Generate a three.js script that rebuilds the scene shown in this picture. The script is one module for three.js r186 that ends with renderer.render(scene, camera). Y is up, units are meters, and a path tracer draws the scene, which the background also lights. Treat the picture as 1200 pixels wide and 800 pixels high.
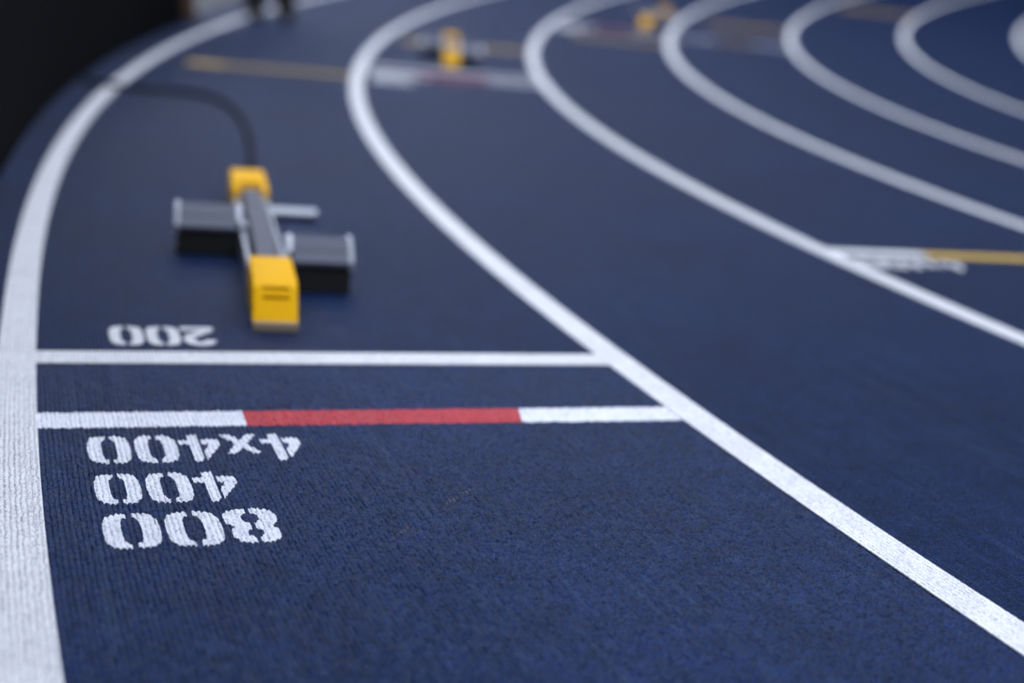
import * as THREE from 'three';
import { RoundedBoxGeometry } from 'three/addons/geometries/RoundedBoxGeometry.js';
import { MarchingCubes } from 'three/addons/objects/MarchingCubes.js';
import { mergeGeometries, mergeVertices, toCreasedNormals } from 'three/addons/utils/BufferGeometryUtils.js';
import { RectAreaLightUniformsLib } from 'three/addons/lights/RectAreaLightUniformsLib.js';
import { Brush, Evaluator, SUBTRACTION } from 'three-bvh-csg';

// ---------------------------------------------------------------- camera, exposure
RectAreaLightUniformsLib.init();
const scene = new THREE.Scene();
const renderer = new THREE.WebGLRenderer({ antialias: true });
renderer.toneMapping = THREE.LinearToneMapping;
renderer.toneMappingExposure = 1.02;
renderer.shadowMap.enabled = true;
renderer.shadowMap.type = THREE.PCFSoftShadowMap;

// the bend: a banked ring around a vertical axis; BANK is the cross slope
const R0 = 23.5137, RB = 22.5734, SLOPE = 0.12437, CX = 23.5382, LIFT = 0.62;
const camera = new THREE.PerspectiveCamera(2 * Math.atan(400 / 1780.5) * 180 / Math.PI, 1.5, 0.05, 200);
camera.position.set(0, 0.74154 + LIFT, 0);
camera.up.set(0.13545, 0.961174, -0.24041);
camera.lookAt(0.362362, 0.74154 + LIFT - 0.273894, -0.890885);
camera.focus = 1.76;
camera.userData.fStop = 1.85;
scene.background = new THREE.Color(0x000000);

// hall lighting: rows of long panels under the roof
const PANEL = { w: 3.2, d: 1.1, y: 10.6, L: 36, color: 0xe8efff };
const panelSpots = [];
for (let i = 0; i < 4; i++) for (let j = 0; j < 5; j++) panelSpots.push([-4 + i * 5.5, -33 + j * 11.5]);

// ---------------------------------------------------------------- helpers
const rnd = (s => () => ((s = (s * 1664525 + 1013904223) >>> 0) / 4294967296))(77);
const lin = (r, g, b) => new THREE.Color().setRGB(r, g, b);
const used = {};
function numbered(n) { const k = used[n] = (used[n] ?? -1) + 1; return k ? `${n}_${String(k).padStart(3, '0')}` : n; }
function shade(o) { o.traverse(m => { if (m.isMesh) { m.castShadow = true; m.receiveShadow = true; } }); return o; }
function mesh(name, geo, mat, parent, label) {
  const m = new THREE.Mesh(geo, mat); m.name = name; m.castShadow = m.receiveShadow = true;
  if (label) m.userData.label = label;
  parent.add(m); return m;
}
function thing(name, label, category, group) {
  const g = new THREE.Group(); g.name = numbered(name); g.userData = { label, category };
  if (group) g.userData.group = group;
  scene.add(g); return g;
}
function structure(o, label) { o.userData.kind = 'structure'; if (label) o.userData.label = label; return o; }
// track coordinates: u metres inward from the outer lane line, th angle along the bend, h height above the banked surface
const drift = th => -0.013 * Math.min(2, Math.max(0, 1 - th / 0.11));        // the outermost line leaves the circle a little near the start
function at(u, th, h = 0) {
  const r = R0 - u;
  return new THREE.Vector3(CX - r * Math.cos(th), SLOPE * (r - RB) + LIFT + h, -r * Math.sin(th));
}
function frame(u0, th0, u1, th1) {           // matrix: x to the side (inward), y off the surface, -z from the first point to the second
  const A = at(u0, th0), B = at(u1, th1), s = B.clone().sub(A).normalize(), th = (th0 + th1) / 2;
  const n0 = new THREE.Vector3(SLOPE * Math.cos(th), 1, SLOPE * Math.sin(th)).normalize();
  const t = new THREE.Vector3().crossVectors(s, n0).normalize(), n = new THREE.Vector3().crossVectors(t, s);
  return new THREE.Matrix4().makeBasis(t, n, s.clone().negate()).setPosition(A);
}
function geoFrom(pos, uv, idx) {
  const g = new THREE.BufferGeometry();
  g.setAttribute('position', new THREE.Float32BufferAttribute(pos, 3));
  g.setAttribute('uv', new THREE.Float32BufferAttribute(uv, 2));
  g.setIndex(idx); g.computeVertexNormals(); return g;
}
const plain = g => { const q = g.index ? g.toNonIndexed() : g; for (const k of Object.keys(q.attributes)) if (!['position', 'normal', 'uv'].includes(k)) q.deleteAttribute(k); return q; };
const join = gs => mergeGeometries(gs.map(plain));
const ARC = 22.5;                            // metres of uv per radian
// a patch of the banked surface between u0..u1 and th0..th1, raised by h, with a skirt down to the surface
function patch(u0, u1, th0, th1, h, nth, nu = 1, uSkew = 0, du = () => 0) {
  const pos = [], uv = [], idx = [];
  const put = (u, th, hh) => { const p = at(u + du(th), th, hh); pos.push(p.x, p.y, p.z); uv.push(R0 - u, th * ARC); return pos.length / 3 - 1; };
  const grid = [];
  for (let i = 0; i <= nth; i++) { const th = th0 + (th1 - th0) * i / nth, row = []; for (let j = 0; j <= nu; j++) row.push(put(u0 + (u1 - u0) * j / nu + uSkew * (i / nth - 0.5), th, h)); grid.push(row); }
  for (let i = 0; i < nth; i++) for (let j = 0; j < nu; j++) { const a = grid[i][j], b = grid[i][j + 1], c = grid[i + 1][j + 1], d = grid[i + 1][j]; idx.push(a, b, c, a, c, d); }
  if (h > 0) {
    const edge = (u, t0, u2, t1, n, flip) => { for (let i = 0; i < n; i++) {
      const f0 = i / n, f1 = (i + 1) / n;
      const a = put(u + (u2 - u) * f0, t0 + (t1 - t0) * f0, h), b = put(u + (u2 - u) * f1, t0 + (t1 - t0) * f1, h), c = put(u + (u2 - u) * f1, t0 + (t1 - t0) * f1, -0.0005), d = put(u + (u2 - u) * f0, t0 + (t1 - t0) * f0, -0.0005);
      flip ? idx.push(a, b, c, a, c, d) : idx.push(a, c, b, a, d, c);
    } };
    const k = uSkew / 2;
    edge(u0 - k, th0, u0 + k, th1, nth, true); edge(u1 - k, th0, u1 + k, th1, nth, false);
    edge(u0 - k, th0, u1 - k, th0, nu, false); edge(u0 + k, th1, u1 + k, th1, nu, true);
  }
  return geoFrom(pos, uv, idx);
}

// ---------------------------------------------------------------- procedural textures
function hash(x, y, s) { let h = Math.imul(x, 374761393) ^ Math.imul(y, 668265263) ^ Math.imul(s, 1442695041); h = Math.imul(h ^ (h >>> 13), 1274126177); return ((h ^ (h >>> 16)) >>> 0) / 4294967296; }
function vnoise(x, y, px, py, s) {           // value noise, periodic in px, py cells
  const xi = Math.floor(x), yi = Math.floor(y), fx = x - xi, fy = y - yi, sx = fx * fx * (3 - 2 * fx), sy = fy * fy * (3 - 2 * fy);
  const m = (a, p) => ((a % p) + p) % p, h = (i, j) => hash(m(xi + i, px), m(yi + j, py), s);
  return (h(0, 0) * (1 - sx) + h(1, 0) * sx) * (1 - sy) + (h(0, 1) * (1 - sx) + h(1, 1) * sx) * sy;
}
function dataTex(n, fn, srgb) {
  const d = new Uint8Array(n * n * 4);
  for (let j = 0; j < n; j++) for (let i = 0; i < n; i++) { const c = fn(i / n, j / n), k = (j * n + i) * 4; d[k] = c[0]; d[k + 1] = c[1]; d[k + 2] = c[2]; d[k + 3] = 255; }
  const t = new THREE.DataTexture(d, n, n, THREE.RGBAFormat); t.wrapS = t.wrapT = THREE.RepeatWrapping;
  t.magFilter = THREE.LinearFilter; t.minFilter = THREE.LinearMipmapLinearFilter; t.generateMipmaps = true;
  if (srgb) t.colorSpace = THREE.SRGBColorSpace; t.needsUpdate = true; return t;
}
const clamp = (v, a = 0, b = 255) => Math.max(a, Math.min(b, v));
// embossed rubber: ribs along the running direction broken into staggered grains
const RIBS = 42, GRAINS = 27, TILE = 0.256;
function ribHeight(x, y) {
  const wob = (vnoise(x * 12, y * 16, 12, 16, 3) - 0.5) * 0.2 + (vnoise(x * 96, y * 90, 96, 90, 4) - 0.5) * 0.36;
  const rx = x * RIBS + wob, k = Math.floor(rx), f = rx - k, kk = ((k % RIBS) + RIBS) % RIBS;
  const rib = Math.pow(Math.max(0, Math.sin(Math.PI * f)), 0.55);
  const gy = y * GRAINS + hash(kk, 9, 2) + (vnoise(x * 48, y * 60, 48, 60, 8) - 0.5) * 0.9 + (f - 0.5) * 0.5, gk = Math.floor(gy), g = gy - gk;
  const bead = 0.35 + 0.65 * Math.pow(Math.max(0, Math.sin(Math.PI * g)), 0.5);
  const lift = 0.75 + 0.5 * hash(kk, ((gk % GRAINS) + GRAINS) % GRAINS, 21);
  const fine = vnoise(x * 256, y * 256, 256, 256, 5) * 0.16 + vnoise(x * 128, y * 128, 128, 128, 6) * 0.14;
  return Math.min(1, (rib * bead * lift * 0.68 + fine) * 0.92);
}
const ribTex = dataTex(1024, (x, y) => { const v = 255 * ribHeight(x, y); return [v, v, v]; }, false);
ribTex.repeat.set(1 / TILE, 1 / TILE);
// navy rubber colour: mottling, worn streaks along the running direction, pale and dark flecks of granulate
const navyTex = dataTex(1024, (x, y) => {
  let v = 1 + (vnoise(x * 6, y * 4, 6, 4, 11) - 0.5) * 0.16 + (vnoise(x * 40, y * 40, 40, 40, 12) - 0.5) * 0.14 + (vnoise(x * 320, y * 320, 320, 320, 13) - 0.5) * 0.42;
  const st = vnoise(x * 170, y * 5, 170, 5, 14), st2 = vnoise(x * 60, y * 3, 60, 3, 15);
  const pale = Math.max(0, st - 0.8) * 2.2 + Math.max(0, st2 - 0.78) * 0.9;
  const fl = hash(Math.floor(x * 1024), Math.floor(y * 1024), 16);
  if (fl > 0.9985) v += 1.3; else if (fl < 0.004) v -= 0.35;
  return [clamp(18 * v + pale * 38), clamp(39 * v + pale * 33), clamp(77 * v + pale * 22)];
}, true);
navyTex.repeat.set(1 / 1.3, 1 / 1.3);
function paintTex(r, g, b, seed, wear) {
  const t = dataTex(512, (x, y) => {
    const v = 1 + (vnoise(x * 12, y * 12, 12, 12, seed) - 0.5) * 0.05 + (vnoise(x * 200, y * 200, 200, 200, seed + 1) - 0.5) * 0.09;
    const rx = x * 96, f = rx - Math.floor(rx);
    const w = (f < 0.14 || f > 0.86) && vnoise(x * 96, y * 160, 96, 160, seed + 2) > wear ? 0.24 : 0;      // navy showing where paint missed the grooves
    const fl = hash(Math.floor(x * 512), Math.floor(y * 512), seed + 3) > 0.9992 ? 0.55 : 0;
    const k = Math.max(w, fl), m = (a, c) => clamp(a * v * (1 - k) + c * k);
    return [m(r, 40), m(g, 52), m(b, 86)];
  }, true);
  t.repeat.set(1 / 0.512, 1 / 0.512); return t;
}

function relief(u, th) { const a = (R0 - u) / TILE, b = th * ARC / TILE; return (ribHeight(a - Math.floor(a), b - Math.floor(b)) - 0.82) * 0.0046; }
// paint lying on the built ribs: the cells of a fine grid that fall inside a shape
function drape(u0, u1, th0, th1, inside, cell = 0.0007, lift = 0.0004) {
  const r = R0 - (u0 + u1) / 2, nu = Math.ceil((u1 - u0) / cell), nt = Math.ceil((th1 - th0) * r / (cell * 1.3)), id = new Map(), pos = [], uv = [], idx = [];
  const vert = (i, j) => { const k = i * 4096 + j; let q = id.get(k); if (q === undefined) { const u = u0 + (u1 - u0) * i / nu, th = th0 + (th1 - th0) * j / nt, p = at(u, th, relief(u, th) + lift); q = pos.length / 3; pos.push(p.x, p.y, p.z); uv.push(R0 - u, th * ARC); id.set(k, q); } return q; };
  for (let j = 0; j < nt; j++) for (let i = 0; i < nu; i++) if (inside(u0 + (u1 - u0) * (i + 0.5) / nu, th0 + (th1 - th0) * (j + 0.5) / nt)) { const a = vert(i, j), b = vert(i + 1, j), c = vert(i + 1, j + 1), d = vert(i, j + 1); idx.push(a, b, c, a, c, d); }
  return geoFrom(pos, uv, idx);
}
function inPoly(x, y, p) { let r = false; for (let i = 0, j = p.length - 1; i < p.length; j = i++) if ((p[i][1] > y) !== (p[j][1] > y) && x < (p[j][0] - p[i][0]) * (y - p[i][1]) / (p[j][1] - p[i][1]) + p[i][0]) r = !r; return r; }

// ---------------------------------------------------------------- materials
const M = {
  navy: new THREE.MeshPhysicalMaterial({ map: navyTex, bumpMap: ribTex, bumpScale: 0.005, roughness: 0.5, specularIntensity: 0.25 }),
  navyRelief: new THREE.MeshPhysicalMaterial({ map: navyTex, roughness: 0.5, specularIntensity: 0.25 }),
  white: new THREE.MeshStandardMaterial({ map: paintTex(236, 238, 242, 31, 0.62), bumpMap: ribTex, bumpScale: 0.0035, roughness: 0.6 }),
  whiteSmall: new THREE.MeshStandardMaterial({ map: paintTex(238, 240, 245, 41, 0.55), bumpMap: ribTex, bumpScale: 0.004, roughness: 0.6 }),
  whiteDraped: new THREE.MeshStandardMaterial({ map: paintTex(226, 229, 238, 71, 0.72), roughness: 0.6 }),
  redDraped: new THREE.MeshStandardMaterial({ map: paintTex(182, 40, 54, 81, 0.7), roughness: 0.55 }),
  red: new THREE.MeshStandardMaterial({ map: paintTex(182, 40, 54, 51, 0.7), bumpMap: ribTex, bumpScale: 0.0007, roughness: 0.55 }),
  paleYellow: new THREE.MeshStandardMaterial({ map: paintTex(196, 160, 52, 61, 0.7), bumpMap: ribTex, bumpScale: 0.0007, roughness: 0.6 }),
  scuff: new THREE.MeshStandardMaterial({ color: lin(0.10, 0.10, 0.11), roughness: 0.8 }),
  yellow: new THREE.MeshPhysicalMaterial({ color: lin(0.86, 0.45, 0.0), roughness: 0.6, specularIntensity: 0.2 }),
  base: new THREE.MeshStandardMaterial({ color: lin(0.26, 0.20, 0.14), roughness: 0.8 }),
  alu: new THREE.MeshStandardMaterial({ color: lin(0.44, 0.47, 0.52), metalness: 0.75, roughness: 0.42 }),
  plate: new THREE.MeshStandardMaterial({ color: lin(0.10, 0.11, 0.15), metalness: 0.25, roughness: 0.45 }),
  rack: new THREE.MeshStandardMaterial({ color: lin(0.12, 0.13, 0.165), metalness: 0.3, roughness: 0.5 }),
  rubber: new THREE.MeshStandardMaterial({ color: lin(0.004, 0.0045, 0.006), roughness: 0.95 }),
  cable: new THREE.MeshPhysicalMaterial({ color: lin(0.006, 0.007, 0.010), roughness: 0.8, specularIntensity: 0.25 }),
  barrier: new THREE.MeshPhysicalMaterial({ color: lin(0.0035, 0.0038, 0.005), roughness: 0.95, specularIntensity: 0.1 }),
  wood: new THREE.MeshStandardMaterial({ color: lin(0.085, 0.04, 0.014), roughness: 0.7 }),
  concrete: new THREE.MeshStandardMaterial({ color: lin(0.095, 0.098, 0.105), roughness: 0.7 }),
  wall: new THREE.MeshStandardMaterial({ color: lin(0.20, 0.235, 0.31), roughness: 0.9 }),
  ceiling: new THREE.MeshStandardMaterial({ color: lin(0.20, 0.21, 0.24), roughness: 0.9 }),
  glow: new THREE.MeshStandardMaterial({ color: lin(0.8, 0.8, 0.8), emissive: new THREE.Color(PANEL.color), emissiveIntensity: 2.5, roughness: 0.6 }),
  housing: new THREE.MeshStandardMaterial({ color: lin(0.5, 0.5, 0.52), roughness: 0.5 }),
  skin: new THREE.MeshStandardMaterial({ color: lin(0.38, 0.22, 0.15), roughness: 0.6 }),
  trousers: new THREE.MeshStandardMaterial({ color: lin(0.008, 0.008, 0.010), roughness: 0.9 }),
  jacket: new THREE.MeshStandardMaterial({ color: lin(0.015, 0.018, 0.03), roughness: 0.9 }),
  shoe: new THREE.MeshStandardMaterial({ color: lin(0.022, 0.015, 0.012), roughness: 0.6 }),
  hair: new THREE.MeshStandardMaterial({ color: lin(0.02, 0.012, 0.008), roughness: 0.8 }),
};

// ---------------------------------------------------------------- the hall
const X0 = -9, X1 = 56, Z0 = -44, Z1 = 42, H = 11;
{
  const box = (name, w, h, d, x, y, z, mat, label) => { const m = mesh(name, new THREE.BoxGeometry(w, h, d), mat, scene); m.position.set(x, y, z); return structure(m, label); };
  const mx = (X0 + X1) / 2, mz = (Z0 + Z1) / 2, W = X1 - X0, D = Z1 - Z0;
  box('wall_back', W + 0.6, H, 0.3, mx, H / 2, Z0 - 0.15, M.wall, 'plain grey end wall of the sports hall');
  box('wall_front', W + 0.6, H, 0.3, mx, H / 2, Z1 + 0.15, M.wall, 'plain grey wall of the sports hall behind the start');
  box('wall_left', 0.3, H, D, X0 - 0.15, H / 2, mz, M.wall, 'plain grey side wall beyond the black barrier');
  box('wall_right', 0.3, H, D, X1 + 0.15, H / 2, mz, M.wall, 'plain grey side wall across the infield');
  box('ceiling', W + 0.6, 0.3, D + 0.6, mx, H + 0.15, mz, M.ceiling, 'pale roof of the sports hall with light panels');
  for (const [x, z] of panelSpots) {
    const t = thing('ceiling_light', 'long rectangular light panel hanging under the hall roof', 'ceiling light', 'light panels under the roof');
    t.position.set(x, PANEL.y, z);
    const b = mesh('housing', new RoundedBoxGeometry(PANEL.w + 0.1, 0.12, PANEL.d + 0.1, 2, 0.02), M.housing, t); b.position.y = 0.075;
    for (const s of [-1, 1]) { const r = mesh('hanger', new THREE.CylinderGeometry(0.01, 0.01, H - PANEL.y - 0.12, 6), M.housing, t); r.position.set(s * 1.3, (H - PANEL.y + 0.12) / 2, 0); }
    const g = mesh('diffuser', new THREE.BoxGeometry(PANEL.w, 0.02, PANEL.d), M.glow, t); g.position.y = 0.005;
    const l = new THREE.RectAreaLight(PANEL.color, PANEL.L, PANEL.w, PANEL.d); l.position.y = -0.02; l.rotation.x = -Math.PI / 2; t.add(l);
  }
}

// ---------------------------------------------------------------- the floor: arena slab, banked track, painted marks
const floor = new THREE.Group(); floor.name = 'floor'; scene.add(floor);
structure(floor, 'navy rubber running track bend with white lane lines and start marks');
const NA = 0.044, NB = 0.0989;               // stretch of the outer lane whose ribs are built
const TA = -1.0, TB = 2.3, NTH = 660;
const lineU = [0, 0.9641, 1.8889, 2.7952, 3.7131, 4.6541, 5.6650], LW = 0.055;
{
  const slab = mesh('hall_floor', new THREE.BoxGeometry(X1 - X0, 0.2, Z1 - Z0), M.concrete, floor, 'pale grey concrete floor around the track');
  slab.position.set((X0 + X1) / 2, -0.1, (Z0 + Z1) / 2);
  // track surface with a solid rim: outer edge face and the flat infield ring
  mesh('track_surface', join([patch(-0.30, 0, TA, TB, 0, NTH, 1), patch(lineU[1], 5.75, TA, TB, 0, NTH, 10), patch(0, lineU[1], TA, NA, 0, 220, 3), patch(0, lineU[1], NB, TB, 0, 440, 3)]), M.navy, floor, 'navy ribbed rubber track surface');
  {
    const nu = 1010, nt = 800, pos = new Float32Array((nu + 1) * (nt + 1) * 3), uv = new Float32Array((nu + 1) * (nt + 1) * 2), idx = new Uint32Array(nu * nt * 6);
    let q = 0;
    for (let j = 0; j <= nt; j++) { const th = NA + (NB - NA) * j / nt; for (let i = 0; i <= nu; i++) {
      const u = lineU[1] * i / nu, k = j * (nu + 1) + i;
      const p = at(u, th, relief(u, th));
      pos[k * 3] = p.x; pos[k * 3 + 1] = p.y; pos[k * 3 + 2] = p.z; uv[k * 2] = R0 - u; uv[k * 2 + 1] = th * ARC;
      if (i < nu && j < nt) { idx[q++] = k; idx[q++] = k + 1; idx[q++] = k + nu + 2; idx[q++] = k; idx[q++] = k + nu + 2; idx[q++] = k + nu + 1; }
    } }
    const g = new THREE.BufferGeometry(); g.setAttribute('position', new THREE.BufferAttribute(pos, 3)); g.setAttribute('uv', new THREE.BufferAttribute(uv, 2)); g.setIndex(new THREE.BufferAttribute(idx, 1)); g.computeVertexNormals();
    mesh('track_surface', g, M.navyRelief, floor, 'navy rubber of the outer lane with raised ribs at the start');
  }
  const pos = [], uv = [], idx = [];
  for (let i = 0; i <= NTH; i++) { const th = TA + (TB - TA) * i / NTH, p = at(-0.30, th); pos.push(p.x, p.y, p.z, p.x, 0, p.z); uv.push(th * ARC, p.y, th * ARC, 0); if (i) { const a = 2 * i - 2; idx.push(a, a + 1, a + 3, a, a + 3, a + 2); } }
  mesh('bank_side', geoFrom(pos, uv, idx), M.rubber, floor, 'black outer side of the banked bend');
  const p2 = [], u2 = [], i2 = [];
  for (let i = 0; i <= 120; i++) { const th = TA + (TB - TA) * i / 120; for (const [u, y] of [[5.75, at(5.75, 0).y], [9.5, 0.004]]) { const p = at(u, th); p2.push(p.x, y, p.z); u2.push(R0 - u, th * ARC); } if (i) { const a = 2 * i - 2; i2.push(a, a + 1, a + 3, a, a + 3, a + 2); } }
  mesh('infield_apron', geoFrom(p2, u2, i2), M.navy, floor, 'navy rubber apron inside the innermost lane line');
  const laneLabels = ['white outermost lane line beside the black barrier', 'white lane line between the first and second blocks', 'white lane line met by the white and yellow mark', 'white lane line third from the innermost', 'white lane line second from the innermost', 'white lane line next to the innermost', 'white innermost lane line'];
  lineU.forEach((u, k) => mesh('lane_line', patch(u - LW / 2, u + LW / 2, TA, TB, 0.001, NTH, 1, 0, k ? undefined : drift), M.white, floor, laneLabels[k]));
}
// radial marks
const CW = 0.067;
function crossMark(name, th, u0, u1, mat, label, w = CW, parent = floor, skew = 0) {
  const d = w / 2 / (R0 - (u0 + u1) / 2);
  return mesh(name, patch(u0, u1, th - d, th + d, 0.0011, 1, 8, skew), mat, parent, label);
}
const IN = LW / 2;
crossMark('start_line', 0.0989, lineU[0] + IN - 0.001, lineU[1] - IN, M.white, 'white start line just behind the 200 numerals');
{
  const hw = CW / 2, th = 0.0854, dd = hw / 23, ua = lineU[0] + IN - 0.004, ub = lineU[1] - IN + 0.001;
  const band = (name, u0, u1, s0, s1, mat, parent, label) => mesh(name, drape(u0 - 0.006, u1 + 0.006, th - dd - 0.0001, th + dd + 0.0001, (u, t) => { const k = (t - th) * (R0 - u), wob = Math.sin(u * 1030) * 0.0007; return Math.abs(k + wob) < hw && u > u0 + s0 * k / CW && u < u1 + s1 * k / CW; }, 0.0009), mat, parent, label);
  const a = band('start_line', ua, 0.295, 0, 0.002, M.whiteDraped, floor, 'white start line with a red middle beside the 4x400 numerals');
  band('red_band', 0.295, 0.693, 0.002, 0.016, M.redDraped, a, 'red middle of the start line');
  band('white_band', 0.693, ub, 0.016, 0, M.whiteDraped, a, 'white end of the start line');
}
{
  const a = crossMark('start_line', 0.3295, lineU[1] + IN, 1.25, M.white, 'white start line with a red middle in front of the second block');
  crossMark('red_band', 0.3295, 1.25, 1.60, M.red, 'red middle of the start line', CW, a);
  crossMark('white_band', 0.3295, 1.60, lineU[2] - IN, M.white, 'white end of the start line', CW, a);
}
crossMark('start_line', 0.343, lineU[1] + IN, lineU[2] - IN, M.white, 'white start line under the nose of the second block');
{
  const a = crossMark('start_line', 0.527, lineU[2] + IN, 2.2, M.white, 'white start line with a red middle in front of the third block');
  crossMark('red_band', 0.527, 2.2, 2.5, M.red, 'red middle of the start line', CW, a);
  crossMark('white_band', 0.527, 2.5, lineU[3] - IN, M.white, 'white end of the start line', CW, a);
}
{
  const a = crossMark('relay_mark', 0.1475, lineU[2] + IN, 2.175, M.white, 'white and yellow relay mark across the lane');
  crossMark('yellow_band', 0.1475, 2.175, 2.62, M.paleYellow, 'yellow middle of the relay mark', CW, a);
  crossMark('white_band', 0.1475, 2.62, lineU[3] - IN, M.white, 'white end of the relay mark', CW, a);
}
{
  const a = crossMark('relay_mark', 0.318, 0.17, 0.34, M.paleYellow, 'yellow relay mark with a wider bright end beyond the cable', 0.13);
  crossMark('yellow_band', 0.318, 0.34, lineU[1] - IN, M.paleYellow, 'yellow relay mark', 0.062, a);
}
{
  const a = crossMark('relay_mark', 0.416, 1.10, 1.30, M.paleYellow, 'yellow relay mark behind the second block', 0.12);
  crossMark('yellow_band', 0.416, 1.30, lineU[2] - IN, M.paleYellow, 'yellow relay mark', 0.085, a);
}
crossMark('relay_mark', 0.488, 2.10, lineU[3] - IN, M.paleYellow, 'yellow relay mark before the third block', 0.08);
{
  const a = crossMark('relay_mark', 0.523, lineU[3] + IN, 3.14, M.white, 'white and yellow relay mark two lanes inward of the second block');
  crossMark('yellow_band', 0.523, 3.14, 3.40, M.paleYellow, 'yellow middle of the relay mark', CW, a);
  crossMark('white_band', 0.523, 3.40, lineU[4] - IN, M.white, 'white end of the relay mark', CW, a);
}
crossMark('relay_mark', 0.60, 3.0, lineU[4] - IN, M.paleYellow, 'yellow relay mark far along the third lane from inside', 0.11);
crossMark('relay_mark', 0.76, lineU[4] + 0.15, lineU[5] - IN, M.paleYellow, 'yellow relay mark far along the second lane from inside', 0.13);

// stencilled numerals: polygons in a unit cell, x as read, y up
const GL = {};
{
  const half = (xo, xi, s) => { const out = [], inn = []; for (let i = 0; i <= 40; i++) { const y = -0.5 + i / 40; const o = xo(y), n = xi(y); if (o > n + 0.005) { out.push([0.5 + s * o, y + 0.5]); inn.push([0.5 + s * n, y + 0.5]); } } return out.concat(inn.reverse()); };
  const sup = (y, c, a, b, n) => { const t = Math.abs((y - c) / b); return t >= 1 ? 0 : a * Math.pow(1 - Math.pow(t, n), 1 / n); };
  const zo = y => sup(y, 0, 0.5, 0.502, 3.6), zi = y => Math.max(0.055, sup(y, 0, 0.175, 0.37, 4));
  GL['0'] = [half(zo, zi, 1), half(zo, zi, -1)];
  const eo = y => Math.max(sup(y, 0.235, 0.44, 0.27, 2.6), sup(y, -0.22, 0.5, 0.285, 2.6)), ei = y => Math.max(0.045, sup(y, 0.22, 0.15, 0.12, 2.3), sup(y, -0.22, 0.17, 0.145, 2.3));
  GL['8'] = [half(eo, ei, 1), half(eo, ei, -1)];
  GL['4'] = [[[0.50, 0], [0.74, 0], [0.74, 0.20], [0.97, 0.20], [1.0, 0.27], [0.97, 0.36], [0.74, 0.36], [0.74, 1], [0.58, 1], [0.50, 0.9]], [[0, 0.24], [0.03, 0.18], [0.43, 0.18], [0.43, 0.36], [0.27, 0.36], [0.43, 0.62], [0.43, 0.93], [0, 0.40]]];
  GL['x'] = [[[0, 0], [0.27, 0], [0.5, 0.24], [0.73, 0], [1, 0], [0.65, 0.38], [0.97, 0.72], [0.71, 0.72], [0.5, 0.50], [0.29, 0.72], [0.03, 0.72], [0.36, 0.38]]];
  const hook = []; for (let i = 0; i <= 24; i++) { const a = (172 - i * 215 / 24) * Math.PI / 180; hook.push([0.5 + 0.49 * Math.cos(a), 0.70 + 0.31 * Math.sin(a)]); } for (let i = 24; i >= 0; i--) { const a = (172 - i * 215 / 24) * Math.PI / 180; hook.push([0.5 + 0.17 * Math.cos(a), 0.70 + 0.13 * Math.sin(a)]); }
  GL['2'] = [hook, [[0.02, 0.20], [0.44, 0.20], [0.94, 0.46], [0.62, 0.56]], [[0, 0], [1, 0], [1, 0.16], [0, 0.16]]];
}
function ragged(poly) {                       // paint edge breaking on the ribs
  const out = [], pts = [];
  poly.forEach((a, i) => { const b = poly[(i + 1) % poly.length], L = Math.hypot(b[0] - a[0], b[1] - a[1]), n = Math.max(1, Math.round(L / 0.002)); for (let k = 0; k < n; k++) pts.push([a[0] + (b[0] - a[0]) * k / n, a[1] + (b[1] - a[1]) * k / n]); });
  for (const [x, y] of pts) out.push(new THREE.Vector2(x + (rnd() - 0.5) * 0.0009, y + Math.sin(x * 1178) * 0.0011 + (rnd() - 0.5) * 0.0008));
  return new THREE.Shape(out);
}
function glyphGeo(ch, w, h) {
  const gs = GL[ch].map(poly => new THREE.ExtrudeGeometry(ragged(poly.map(([x, y]) => [(x - 0.5) * w, (y - 0.5) * h])), { depth: 0.0012, bevelEnabled: false }));
  const g = mergeGeometries(gs.map(q => q.toNonIndexed ? (q.index ? q.toNonIndexed() : q) : q)); g.computeVertexNormals(); return g;
}
const glyphCache = {};
function numerals(text, items, label, h0 = 0.0003) {     // items: [character, u, th, width, height], read from the far side
  const g = new THREE.Group(); g.name = 'distance_numerals'; g.userData.label = label; floor.add(g);
  for (const [ch, u, th, w, h] of items) {
    if (u < 0.9 && th < NB - 0.004) {          // on the built ribs
      const dt = h / 2 / (R0 - u) + 0.0001;
      mesh(ch === 'x' ? 'letter' : 'digit', drape(u - w / 2 - 0.001, u + w / 2 + 0.001, th - dt + 0.0003, th + dt + 0.0003, (uu, tt) => { const x = (u - uu) / w + 0.5, y = -(tt - th - 0.0003) * (R0 - uu) / h + 0.5 + Math.sin(uu * 1030) * 0.004; return GL[ch].some(p => inPoly(x, y, p)); }), M.whiteDraped, g);
      continue;
    }
    const key = ch + w.toFixed(3) + h.toFixed(3), geo = glyphCache[key] ??= glyphGeo(ch, w, h);
    const m = mesh(ch === 'x' ? 'letter' : 'digit', geo, M.whiteSmall, g);
    const r = R0 - u, th2 = th;
    const out = new THREE.Vector3(-Math.cos(th2), SLOPE, -Math.sin(th2)).normalize();          // text runs outward
    const back = new THREE.Vector3(-Math.sin(th2), 0, Math.cos(th2));                           // text tops point down the track
    const n = new THREE.Vector3().crossVectors(out, back).normalize();
    new THREE.Matrix4().makeBasis(out, back, n).setPosition(at(u, th2, h0)).decompose(m.position, m.quaternion, m.scale);
  }
  return g;
}
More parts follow.
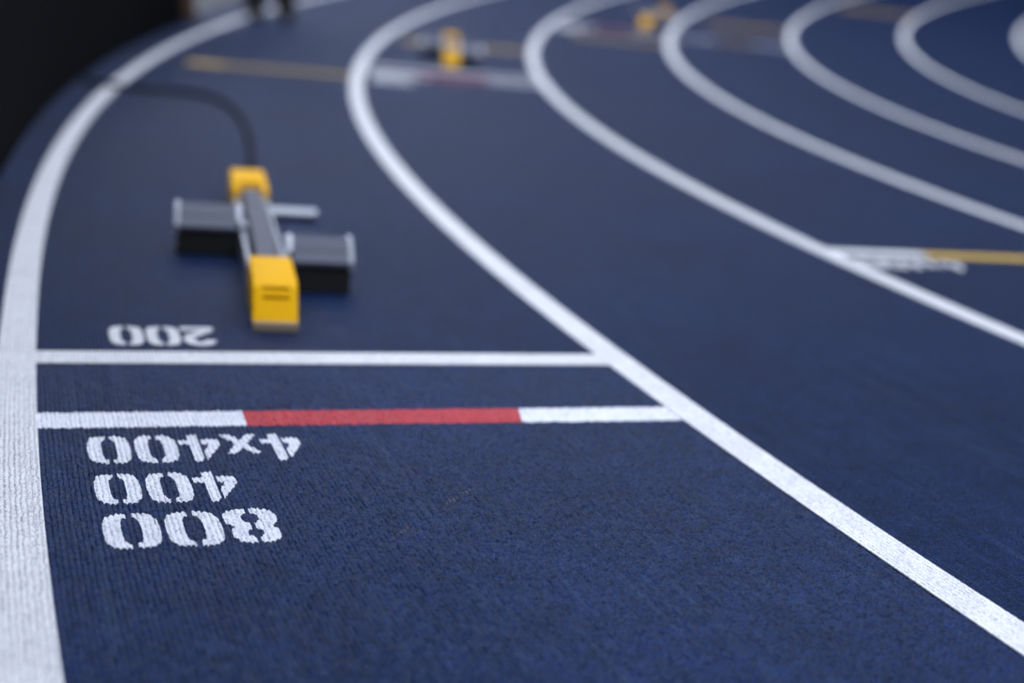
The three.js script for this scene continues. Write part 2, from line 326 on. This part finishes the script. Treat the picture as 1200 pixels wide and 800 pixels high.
function startBlock3(du, dth, where) {
  numerals('4x400', [['0', 0.108 + du, 0.0797 + dth, 0.052, 0.107], ['0', 0.166 + du, 0.0797 + dth, 0.052, 0.107], ['4', 0.221 + du, 0.0797 + dth, 0.052, 0.107], ['x', 0.2745 + du, 0.0797 + dth, 0.048, 0.107], ['4', 0.326 + du, 0.0797 + dth, 0.052, 0.107]], 'white stencilled 4x400 ' + where);
  numerals('400', [['0', 0.108 + du, 0.0735 + dth, 0.052, 0.103], ['0', 0.167 + du, 0.0735 + dth, 0.052, 0.103], ['4', 0.222 + du, 0.0735 + dth, 0.052, 0.103]], 'white stencilled 400 ' + where);
  numerals('800', [['0', 0.112 + du, 0.0677 + dth, 0.060, 0.104], ['0', 0.179 + du, 0.0677 + dth, 0.060, 0.104], ['8', 0.244 + du, 0.0678 + dth, 0.060, 0.104]], 'white bold stencilled 800 ' + where);
}
startBlock3(0, 0, 'in front of the red and white start line');
startBlock3(0.955, 0.2443, 'before the second block');
startBlock3(1.88, 0.4418, 'before the third block');
const zeros = [['0', 0.165, 0.1046, 0.053, 0.118], ['0', 0.223, 0.1046, 0.053, 0.118], ['2', 0.280, 0.1046, 0.053, 0.118]];
numerals('200', zeros, 'white stencilled 200 behind the start line beside the block');
numerals('4x400', [['0', 1.955, 0.1410, 0.052, 0.107], ['0', 2.012, 0.1410, 0.052, 0.107], ['4', 2.068, 0.1410, 0.052, 0.107], ['x', 2.124, 0.1410, 0.052, 0.107], ['4', 2.180, 0.1410, 0.052, 0.107]], 'white stencilled 4x400 over the white and yellow relay mark', 0.0009);

// pale scuffs left on the rubber
for (const [ua, ta, ub, tb, w] of [[0.480, 0.06995, 0.528, 0.07213, 0.0035], [0.3855, 0.06525, 0.4216, 0.06726, 0.0022]]) {
  const L = Math.hypot(ub - ua, (tb - ta) * 23);
  mesh('scuff_mark', drape(ua - 0.004, ub + 0.004, ta - 0.0002, tb + 0.0002, (u, t) => { const a = ((u - ua) * (ub - ua) + (t - ta) * (tb - ta) * 529) / L / L, d = Math.abs((u - ua) * (tb - ta) * 23 - (t - ta) * 23 * (ub - ua)) / L; return a > 0 && a < 1 && d < w && relief(u, t) > -0.0014 && hash(Math.floor(u * 1400), Math.floor(t * 30000), 5) > 0.45; }, 0.0007, 0.0002), M.scuff, floor, 'faint tan scuff on the navy rubber');
}

// ---------------------------------------------------------------- starting block
function prism(profile, t0, t1, bevel = 0.003) {       // profile in (s back, h up); extruded across t
  const sh = new THREE.Shape(profile.map(([s, h]) => new THREE.Vector2(s, h)));
  const g = new THREE.ExtrudeGeometry(sh, { depth: t1 - t0 - 2 * bevel, bevelEnabled: bevel > 0, bevelSize: bevel, bevelThickness: bevel, bevelSegments: 2, bevelOffset: -bevel });
  g.applyMatrix4(new THREE.Matrix4().makeBasis(new THREE.Vector3(0, 0, -1), new THREE.Vector3(0, 1, 0), new THREE.Vector3(1, 0, 0))); // s -> -z, h -> y, depth -> x
  g.translate(t0 + bevel, 0, 0); return g;
}
const bx = (t0, t1, h0, h1, s0, s1, r = 0.002) => { const g = new RoundedBoxGeometry(t1 - t0, h1 - h0, s1 - s0, 2, Math.min(r, (t1 - t0) / 2.1, (h1 - h0) / 2.1, (s1 - s0) / 2.1)); g.translate((t0 + t1) / 2, (h0 + h1) / 2, -(s0 + s1) / 2); return g; };
function cut(geo, boxes) {
  const ev = new Evaluator(); ev.useGroups = false; let b = new Brush(geo);
  b.updateMatrixWorld();
  for (const [c, size, rot] of boxes) { const k = new Brush(new THREE.BoxGeometry(...size)); k.position.set(...c); k.rotation.x = rot; k.updateMatrixWorld(); b = ev.evaluate(b, k, SUBTRACTION); }
  const g = b.geometry; g.clearGroups(); return g;
}
function makeBlock(label) {
  const t = thing('starting_block', label, 'starting block', 'starting blocks in their lanes');
  // nose cap
  const nose = prism([[0.002, 0.012], [0.046, 0.066], [0.072, 0.075], [0.20, 0.080], [0.235, 0.080], [0.235, 0.010]], -0.0385, 0.0385, 0.004);
  const rot = Math.atan2(0.050, 0.046);
  const slots = [0.0495, 0.0635].map(h => [[0.001, h, -0.042], [0.046, 0.0054, 0.05], 0]);
  mesh('nose_cap', toCreasedNormals(cut(nose, slots), 0.5), M.yellow, t, 'bright yellow nose cap with two vent slots');
  mesh('nose_base', bx(-0.0385, 0.0385, 0, 0.015, -0.010, 0.235), M.base, t, 'tan base under the nose cap');
  // tail cap: two cheeks and a back over the rail
  const tail = prism([[1.06, 0.012], [1.06, 0.066], [1.10, 0.077], [1.32, 0.079], [1.36, 0.06], [1.36, 0.0]], -0.042, 0.042, 0.005);
  mesh('tail_cap', toCreasedNormals(cut(tail, [[[0, 0.06, -1.085], [0.054, 0.09, 0.09], 0]]), 0.5), M.yellow, t, 'bright yellow tail cap');
  // rail
  mesh('rail', join([bx(-0.037, 0.037, 0.006, 0.014, 0.2, 1.15), bx(-0.038, -0.032, 0.006, 0.052, 0.2, 1.16), bx(0.032, 0.038, 0.006, 0.052, 0.2, 1.16), bx(-0.038, -0.030, 0.048, 0.053, 0.2, 1.16), bx(0.030, 0.038, 0.048, 0.053, 0.2, 1.16)]), M.alu, t, 'aluminium rail');
  const teeth = [bx(-0.019, 0.024, 0.014, 0.060, 0.21, 1.16)];
  for (let i = 0; i < 44; i++) teeth.push(bx(-0.019, 0.024, 0.059, 0.064, 0.24 + i * 0.02, 0.252 + i * 0.02, 0.001));
  mesh('toothed_rack', join(teeth), M.rack, t, 'dark grey toothed centre rack');
  // cross bars on the ground
  const bar = s => { const g = new THREE.CylinderGeometry(0.014, 0.014, 0.315, 18); g.rotateZ(Math.PI / 2); g.translate(0, 0.014, -s); return g; };
  mesh('cross_bar', bar(1.08), M.alu, t, 'round metal cross bar under the rail');
  // pedals
  const pedal = (s, t0, t1, side) => {
    const g = new THREE.Group(); g.name = 'foot_pedal'; t.add(g);
    mesh('pedal_body', prism([[s, 0.001], [s, 0.053], [s + 0.062, 0.090], [s + 0.078, 0.086], [s + 0.05, 0.001]], t0, t1, 0.002), M.rubber, g, 'black rubber pedal body');
    const pl = (f0, f1) => prism([[s - 0.004 + 0.064 * f0, 0.052 + 0.039 * f0], [s - 0.004 + 0.064 * f1, 0.052 + 0.039 * f1], [s - 0.006 + 0.064 * f1, 0.060 + 0.039 * f1], [s - 0.006 + 0.064 * f0, 0.060 + 0.039 * f0]], t0 + 0.004, t1 - 0.004, 0.001);
    mesh('foot_plate', join([pl(0, 0.42), pl(0.46, 1.0)]), M.plate, g, 'grey sloping foot plate');
    const o = side < 0 ? t0 : t1, i = side < 0 ? t1 : t0;
    const cheek = (x, w) => prism([[s - 0.002, 0.046], [s - 0.002, 0.062], [s + 0.03, 0.086], [s + 0.052, 0.099], [s + 0.072, 0.100], [s + 0.082, 0.088], [s + 0.05, 0.060]], x - w / 2, x + w / 2, 0.002);
    mesh('end_cheek', cheek(o, 0.010), M.alu, g, 'bright metal end cheek');
    mesh('bracket', join([prism([[s + 0.03, 0.070], [s + 0.045, 0.094], [s + 0.07, 0.098], [s + 0.08, 0.07]], i - 0.006, i + 0.006, 0.002), bx(Math.min(i, side * 0.026), Math.max(i, side * 0.026), 0.052, 0.064, s + 0.01, s + 0.07)]), M.alu, g, 'metal bracket on the rail');
    const k = new THREE.CylinderGeometry(0.011, 0.011, 0.022, 16); k.rotateZ(Math.PI / 2); k.translate(side * 0.047, 0.078, -(s + 0.10));
    mesh('locking_knob', k, M.alu, g);
  };
  pedal(0.615, -0.168, -0.042, -1);
  pedal(0.303, 0.043, 0.158, 1);
  shade(t); return t;
}
function place(o, u, th, du = 0.072, dth = 0.0564) { frame(u, th, u + du, th + dth).decompose(o.position, o.quaternion, o.scale); return o; }
const block = place(makeBlock('yellow and silver starting block beside the 200 numerals, cable plugged into its tail'), 0.411, 0.1066);
function another(label, u, th, du) {
  const c = block.clone(); c.name = numbered('starting_block'); c.userData = { ...block.userData, label }; scene.add(c); return place(c, u, th, du);
}
another('yellow and silver starting block on the red and white line one lane inward', 1.425, 0.350, -0.03);
another('small blurred yellow starting block two lanes inward, farthest along the bend', 2.575, 0.542, 0.06);

// cable from the tail of the block to the barrier
{
  const pts = [[0.4937, 0.1669, 0.03], [0.505, 0.176, 0.012], [0.534, 0.1926, 0.0105], [0.540, 0.2125, 0.0105], [0.523, 0.2308, 0.0105], [0.472, 0.2477, 0.0105], [0.382, 0.2595, 0.0105], [0.262, 0.2637, 0.0105], [0.131, 0.2637, 0.0105], [0.032, 0.2650, 0.012], [-0.075, 0.2685, 0.0105], [-0.128, 0.272, 0.0105]].map(a => at(...a));
  const m = mesh('power_cable', new THREE.TubeGeometry(new THREE.CatmullRomCurve3(pts), 160, 0.009, 12), M.cable, scene);
  m.userData = { label: 'black cable curving from the block across the outer lane line', category: 'cable' };
}

// ---------------------------------------------------------------- black barrier, post
{
  const uw = th => -0.118 - Math.max(0, th - 0.18) * 0.40, pos = [], uv = [], idx = [], N = 150, T0 = -0.9, T1 = 0.409, HB = 1.15;
  for (let i = 0; i <= N; i++) {
    const th = T0 + (T1 - T0) * i / N, u = uw(th), a = at(u, th, -0.01), b = at(u - 0.10, th, -0.012), y = a.y + HB;
    for (const [p, yy] of [[a, a.y], [a, y - 0.01], [a.clone().lerp(b, 0.1), y], [a.clone().lerp(b, 0.9), y], [b, y - 0.01], [b, b.y]]) { pos.push(p.x, yy, p.z); uv.push(th * ARC, yy); }
    if (i) for (let k = 0; k < 5; k++) { const q = (i - 1) * 6 + k; idx.push(q, q + 6, q + 7, q, q + 7, q + 1); }
  }
  for (const e of [0, N * 6]) for (let k = 1; k < 5; k++) e ? idx.push(e, e + k + 1, e + k) : idx.push(e, e + k, e + k + 1);
  structure(mesh('barrier_wall', geoFrom(pos, uv, idx), M.barrier, scene), 'tall black barrier along the outside of the bend');
  scene.getObjectByName('barrier_wall').userData.category = undefined;
  delete scene.getObjectByName('barrier_wall').userData.category;
  const t = thing('post', 'brown post standing at the end of the black barrier', 'post');
  const p = at(-0.235, 0.4165); t.position.copy(p);
  const s = mesh('shaft', new RoundedBoxGeometry(0.085, 1.2, 0.085, 2, 0.008), M.wood, t); s.position.y = 0.6;
  const f = mesh('foot_plate', new RoundedBoxGeometry(0.13, 0.012, 0.13, 2, 0.003), M.rubber, t); f.position.y = 0.006;
  t.rotation.y = 0.4;
}

// ---------------------------------------------------------------- person standing at the outer line
function sdfMesh(bones, blend, cell, pad = 0.05) {       // bones: [ax, ay, az, ra, bx, by, bz, rb]
  const lo = [1e9, 1e9, 1e9], hi = [-1e9, -1e9, -1e9];
  for (const b of bones) for (const o of [0, 4]) for (let k = 0; k < 3; k++) { lo[k] = Math.min(lo[k], b[o + k] - b[o + 3] - pad); hi[k] = Math.max(hi[k], b[o + k] + b[o + 3] + pad); }
  const half = Math.max(hi[0] - lo[0], hi[1] - lo[1], hi[2] - lo[2]) / 2, c = lo.map((v, k) => (v + hi[k]) / 2), n = Math.min(150, Math.ceil(2 * half / cell) + 4);
  const mc = new MarchingCubes(n, new THREE.MeshStandardMaterial(), false, false, 200000); mc.isolation = 0;
  const hs = n / 2;
  for (let z = 0; z < n; z++) for (let y = 0; y < n; y++) for (let x = 0; x < n; x++) {
    const P = [c[0] + (x - hs) / hs * half, c[1] + (y - hs) / hs * half, c[2] + (z - hs) / hs * half];
    let d = 1e9;
    if (P[0] > lo[0] - 0.02 && P[0] < hi[0] + 0.02 && P[2] > lo[2] - 0.02 && P[2] < hi[2] + 0.02) for (const b of bones) {
      const vx = b[4] - b[0], vy = b[5] - b[1], vz = b[6] - b[2], L = vx * vx + vy * vy + vz * vz || 1e-9;
      let t = ((P[0] - b[0]) * vx + (P[1] - b[1]) * vy + (P[2] - b[2]) * vz) / L; t = t < 0 ? 0 : t > 1 ? 1 : t;
      const q = Math.hypot(P[0] - b[0] - vx * t, P[1] - b[1] - vy * t, P[2] - b[2] - vz * t) - (b[3] + (b[7] - b[3]) * t);
      const h = Math.max(0, Math.min(1, 0.5 + 0.5 * (d - q) / blend)); d = d > 1e8 ? q : d * (1 - h) + q * h - blend * h * (1 - h);
    } else d = 1;
    mc.field[x + y * n + z * n * n] = -d;
  }
  mc.update();
  const g = new THREE.BufferGeometry(), cnt = mc.count;
  const pos = new Float32Array(mc.positionArray.slice(0, cnt * 3));
  for (let i = 0; i < cnt; i++) for (let k = 0; k < 3; k++) pos[i * 3 + k] = pos[i * 3 + k] * half + c[k];
  g.setAttribute('position', new THREE.BufferAttribute(pos, 3));
  const w = mergeVertices(g, cell * 0.02); w.computeVertexNormals(); return w;
}
{
  const person = thing('person', 'person in black trousers and dark shoes standing on the outer lane line', 'person');
  const L = [[-0.095, 1], [0.095, -1]];
  const skin = [[0, 1.40, 0, 0.055, 0, 1.52, 0.015, 0.052], [0, 1.60, 0.01, 0.082, 0, 1.66, 0.0, 0.09], [0, 1.545, 0.045, 0.05, 0, 1.57, 0.05, 0.06]];
  const cloth = [[0, 0.98, 0, 0.13, 0, 1.18, 0, 0.125], [0, 1.18, 0, 0.125, 0, 1.33, 0, 0.14], [-0.15, 1.37, 0, 0.07, 0.15, 1.37, 0, 0.07], [-0.06, 1.2, 0.02, 0.12, 0.06, 1.2, 0.02, 0.12]];
  const trs = [[-0.06, 0.95, 0, 0.12, 0.06, 0.95, 0, 0.12]];
  for (const [x, s] of L) {
    trs.push([x * 0.9, 0.90, 0, 0.095, x, 0.50, 0.01, 0.068], [x, 0.50, 0.01, 0.068, x * 1.05, 0.09, -0.01, 0.070]);
    const sx = -s;
    cloth.push([sx * 0.18, 1.36, 0, 0.062, sx * 0.235, 1.10, -0.01, 0.05], [sx * 0.235, 1.10, -0.01, 0.05, sx * 0.24, 0.88, 0.05, 0.042]);
    skin.push([sx * 0.24, 0.89, 0.05, 0.03, sx * 0.24, 0.84, 0.06, 0.028]);
  }
  const parts = [sdfMesh(skin.slice(0, 3), 0.03, 0.006)];
  const nose = sdfMesh([[0, 1.60, 0.095, 0.010, 0, 1.575, 0.112, 0.014]], 0.01, 0.003); parts.push(nose);
  for (const e of [-1, 1]) parts.push(sdfMesh([[e * 0.088, 1.60, 0, 0.014, e * 0.09, 1.575, 0.0, 0.01]], 0.01, 0.003));
  for (const sx of [-1, 1]) {
    const h = [[sx * 0.24, 0.89, 0.05, 0.028, sx * 0.24, 0.85, 0.058, 0.026], [sx * 0.24, 0.84, 0.045, 0.018, sx * 0.24, 0.79, 0.05, 0.017], [sx * 0.24, 0.84, 0.07, 0.018, sx * 0.24, 0.79, 0.08, 0.017]];
    [[0.038, 0.065], [0.056, 0.075], [0.074, 0.072], [0.092, 0.056]].forEach(([z, l]) => h.push([sx * 0.24, 0.785, z, 0.0085, sx * 0.238, 0.785 - l * 0.55, z + 0.004, 0.008], [sx * 0.238, 0.785 - l * 0.55, z + 0.004, 0.008, sx * 0.228, 0.785 - l, z + 0.004, 0.007]));
    h.push([sx * 0.236, 0.84, 0.075, 0.012, sx * 0.226, 0.80, 0.105, 0.010], [sx * 0.226, 0.80, 0.105, 0.010, sx * 0.222, 0.77, 0.108, 0.008]);
    parts.push(sdfMesh(h, 0.008, 0.003, 0.02));
  }
  const strip = g => { const q = g.index ? g.toNonIndexed() : g; q.deleteAttribute('uv'); return q; };
  const body = mesh('body', mergeGeometries(parts.map(strip)), M.skin, person);
  body.geometry.computeVertexNormals();
  mesh('jacket', sdfMesh(cloth, 0.06, 0.015), M.jacket, person, 'dark jacket');
  mesh('trousers', sdfMesh(trs, 0.04, 0.013), M.trousers, person, 'black trousers');
  mesh('hair', sdfMesh([[0, 1.665, -0.022, 0.09, 0, 1.69, -0.005, 0.083], [0, 1.61, -0.045, 0.06, 0, 1.66, -0.03, 0.08]], 0.03, 0.008), M.hair, person);
  for (const e of [-1, 1]) { const q = mesh('eye', new THREE.SphereGeometry(0.009, 10, 8), M.trousers, person); q.position.set(e * 0.032, 1.61, 0.087); }
  const mo = mesh('mouth', new RoundedBoxGeometry(0.042, 0.006, 0.008, 2, 0.002), M.wood, person); mo.position.set(0, 1.537, 0.098);
  for (const [x] of L) {
    mesh('shoe', sdfMesh([[x, 0.045, -0.06, 0.042, x, 0.05, 0.03, 0.04], [x, 0.05, 0.03, 0.04, x * 1.15, 0.034, 0.15, 0.034], [x, 0.05, -0.04, 0.04, x, 0.10, -0.03, 0.042]], 0.03, 0.006), M.shoe, person, 'dark shoe');
  }
  const p = at(0.18, 0.4405); person.position.copy(p); person.rotation.y = -0.24;
}

renderer.render(scene, camera);
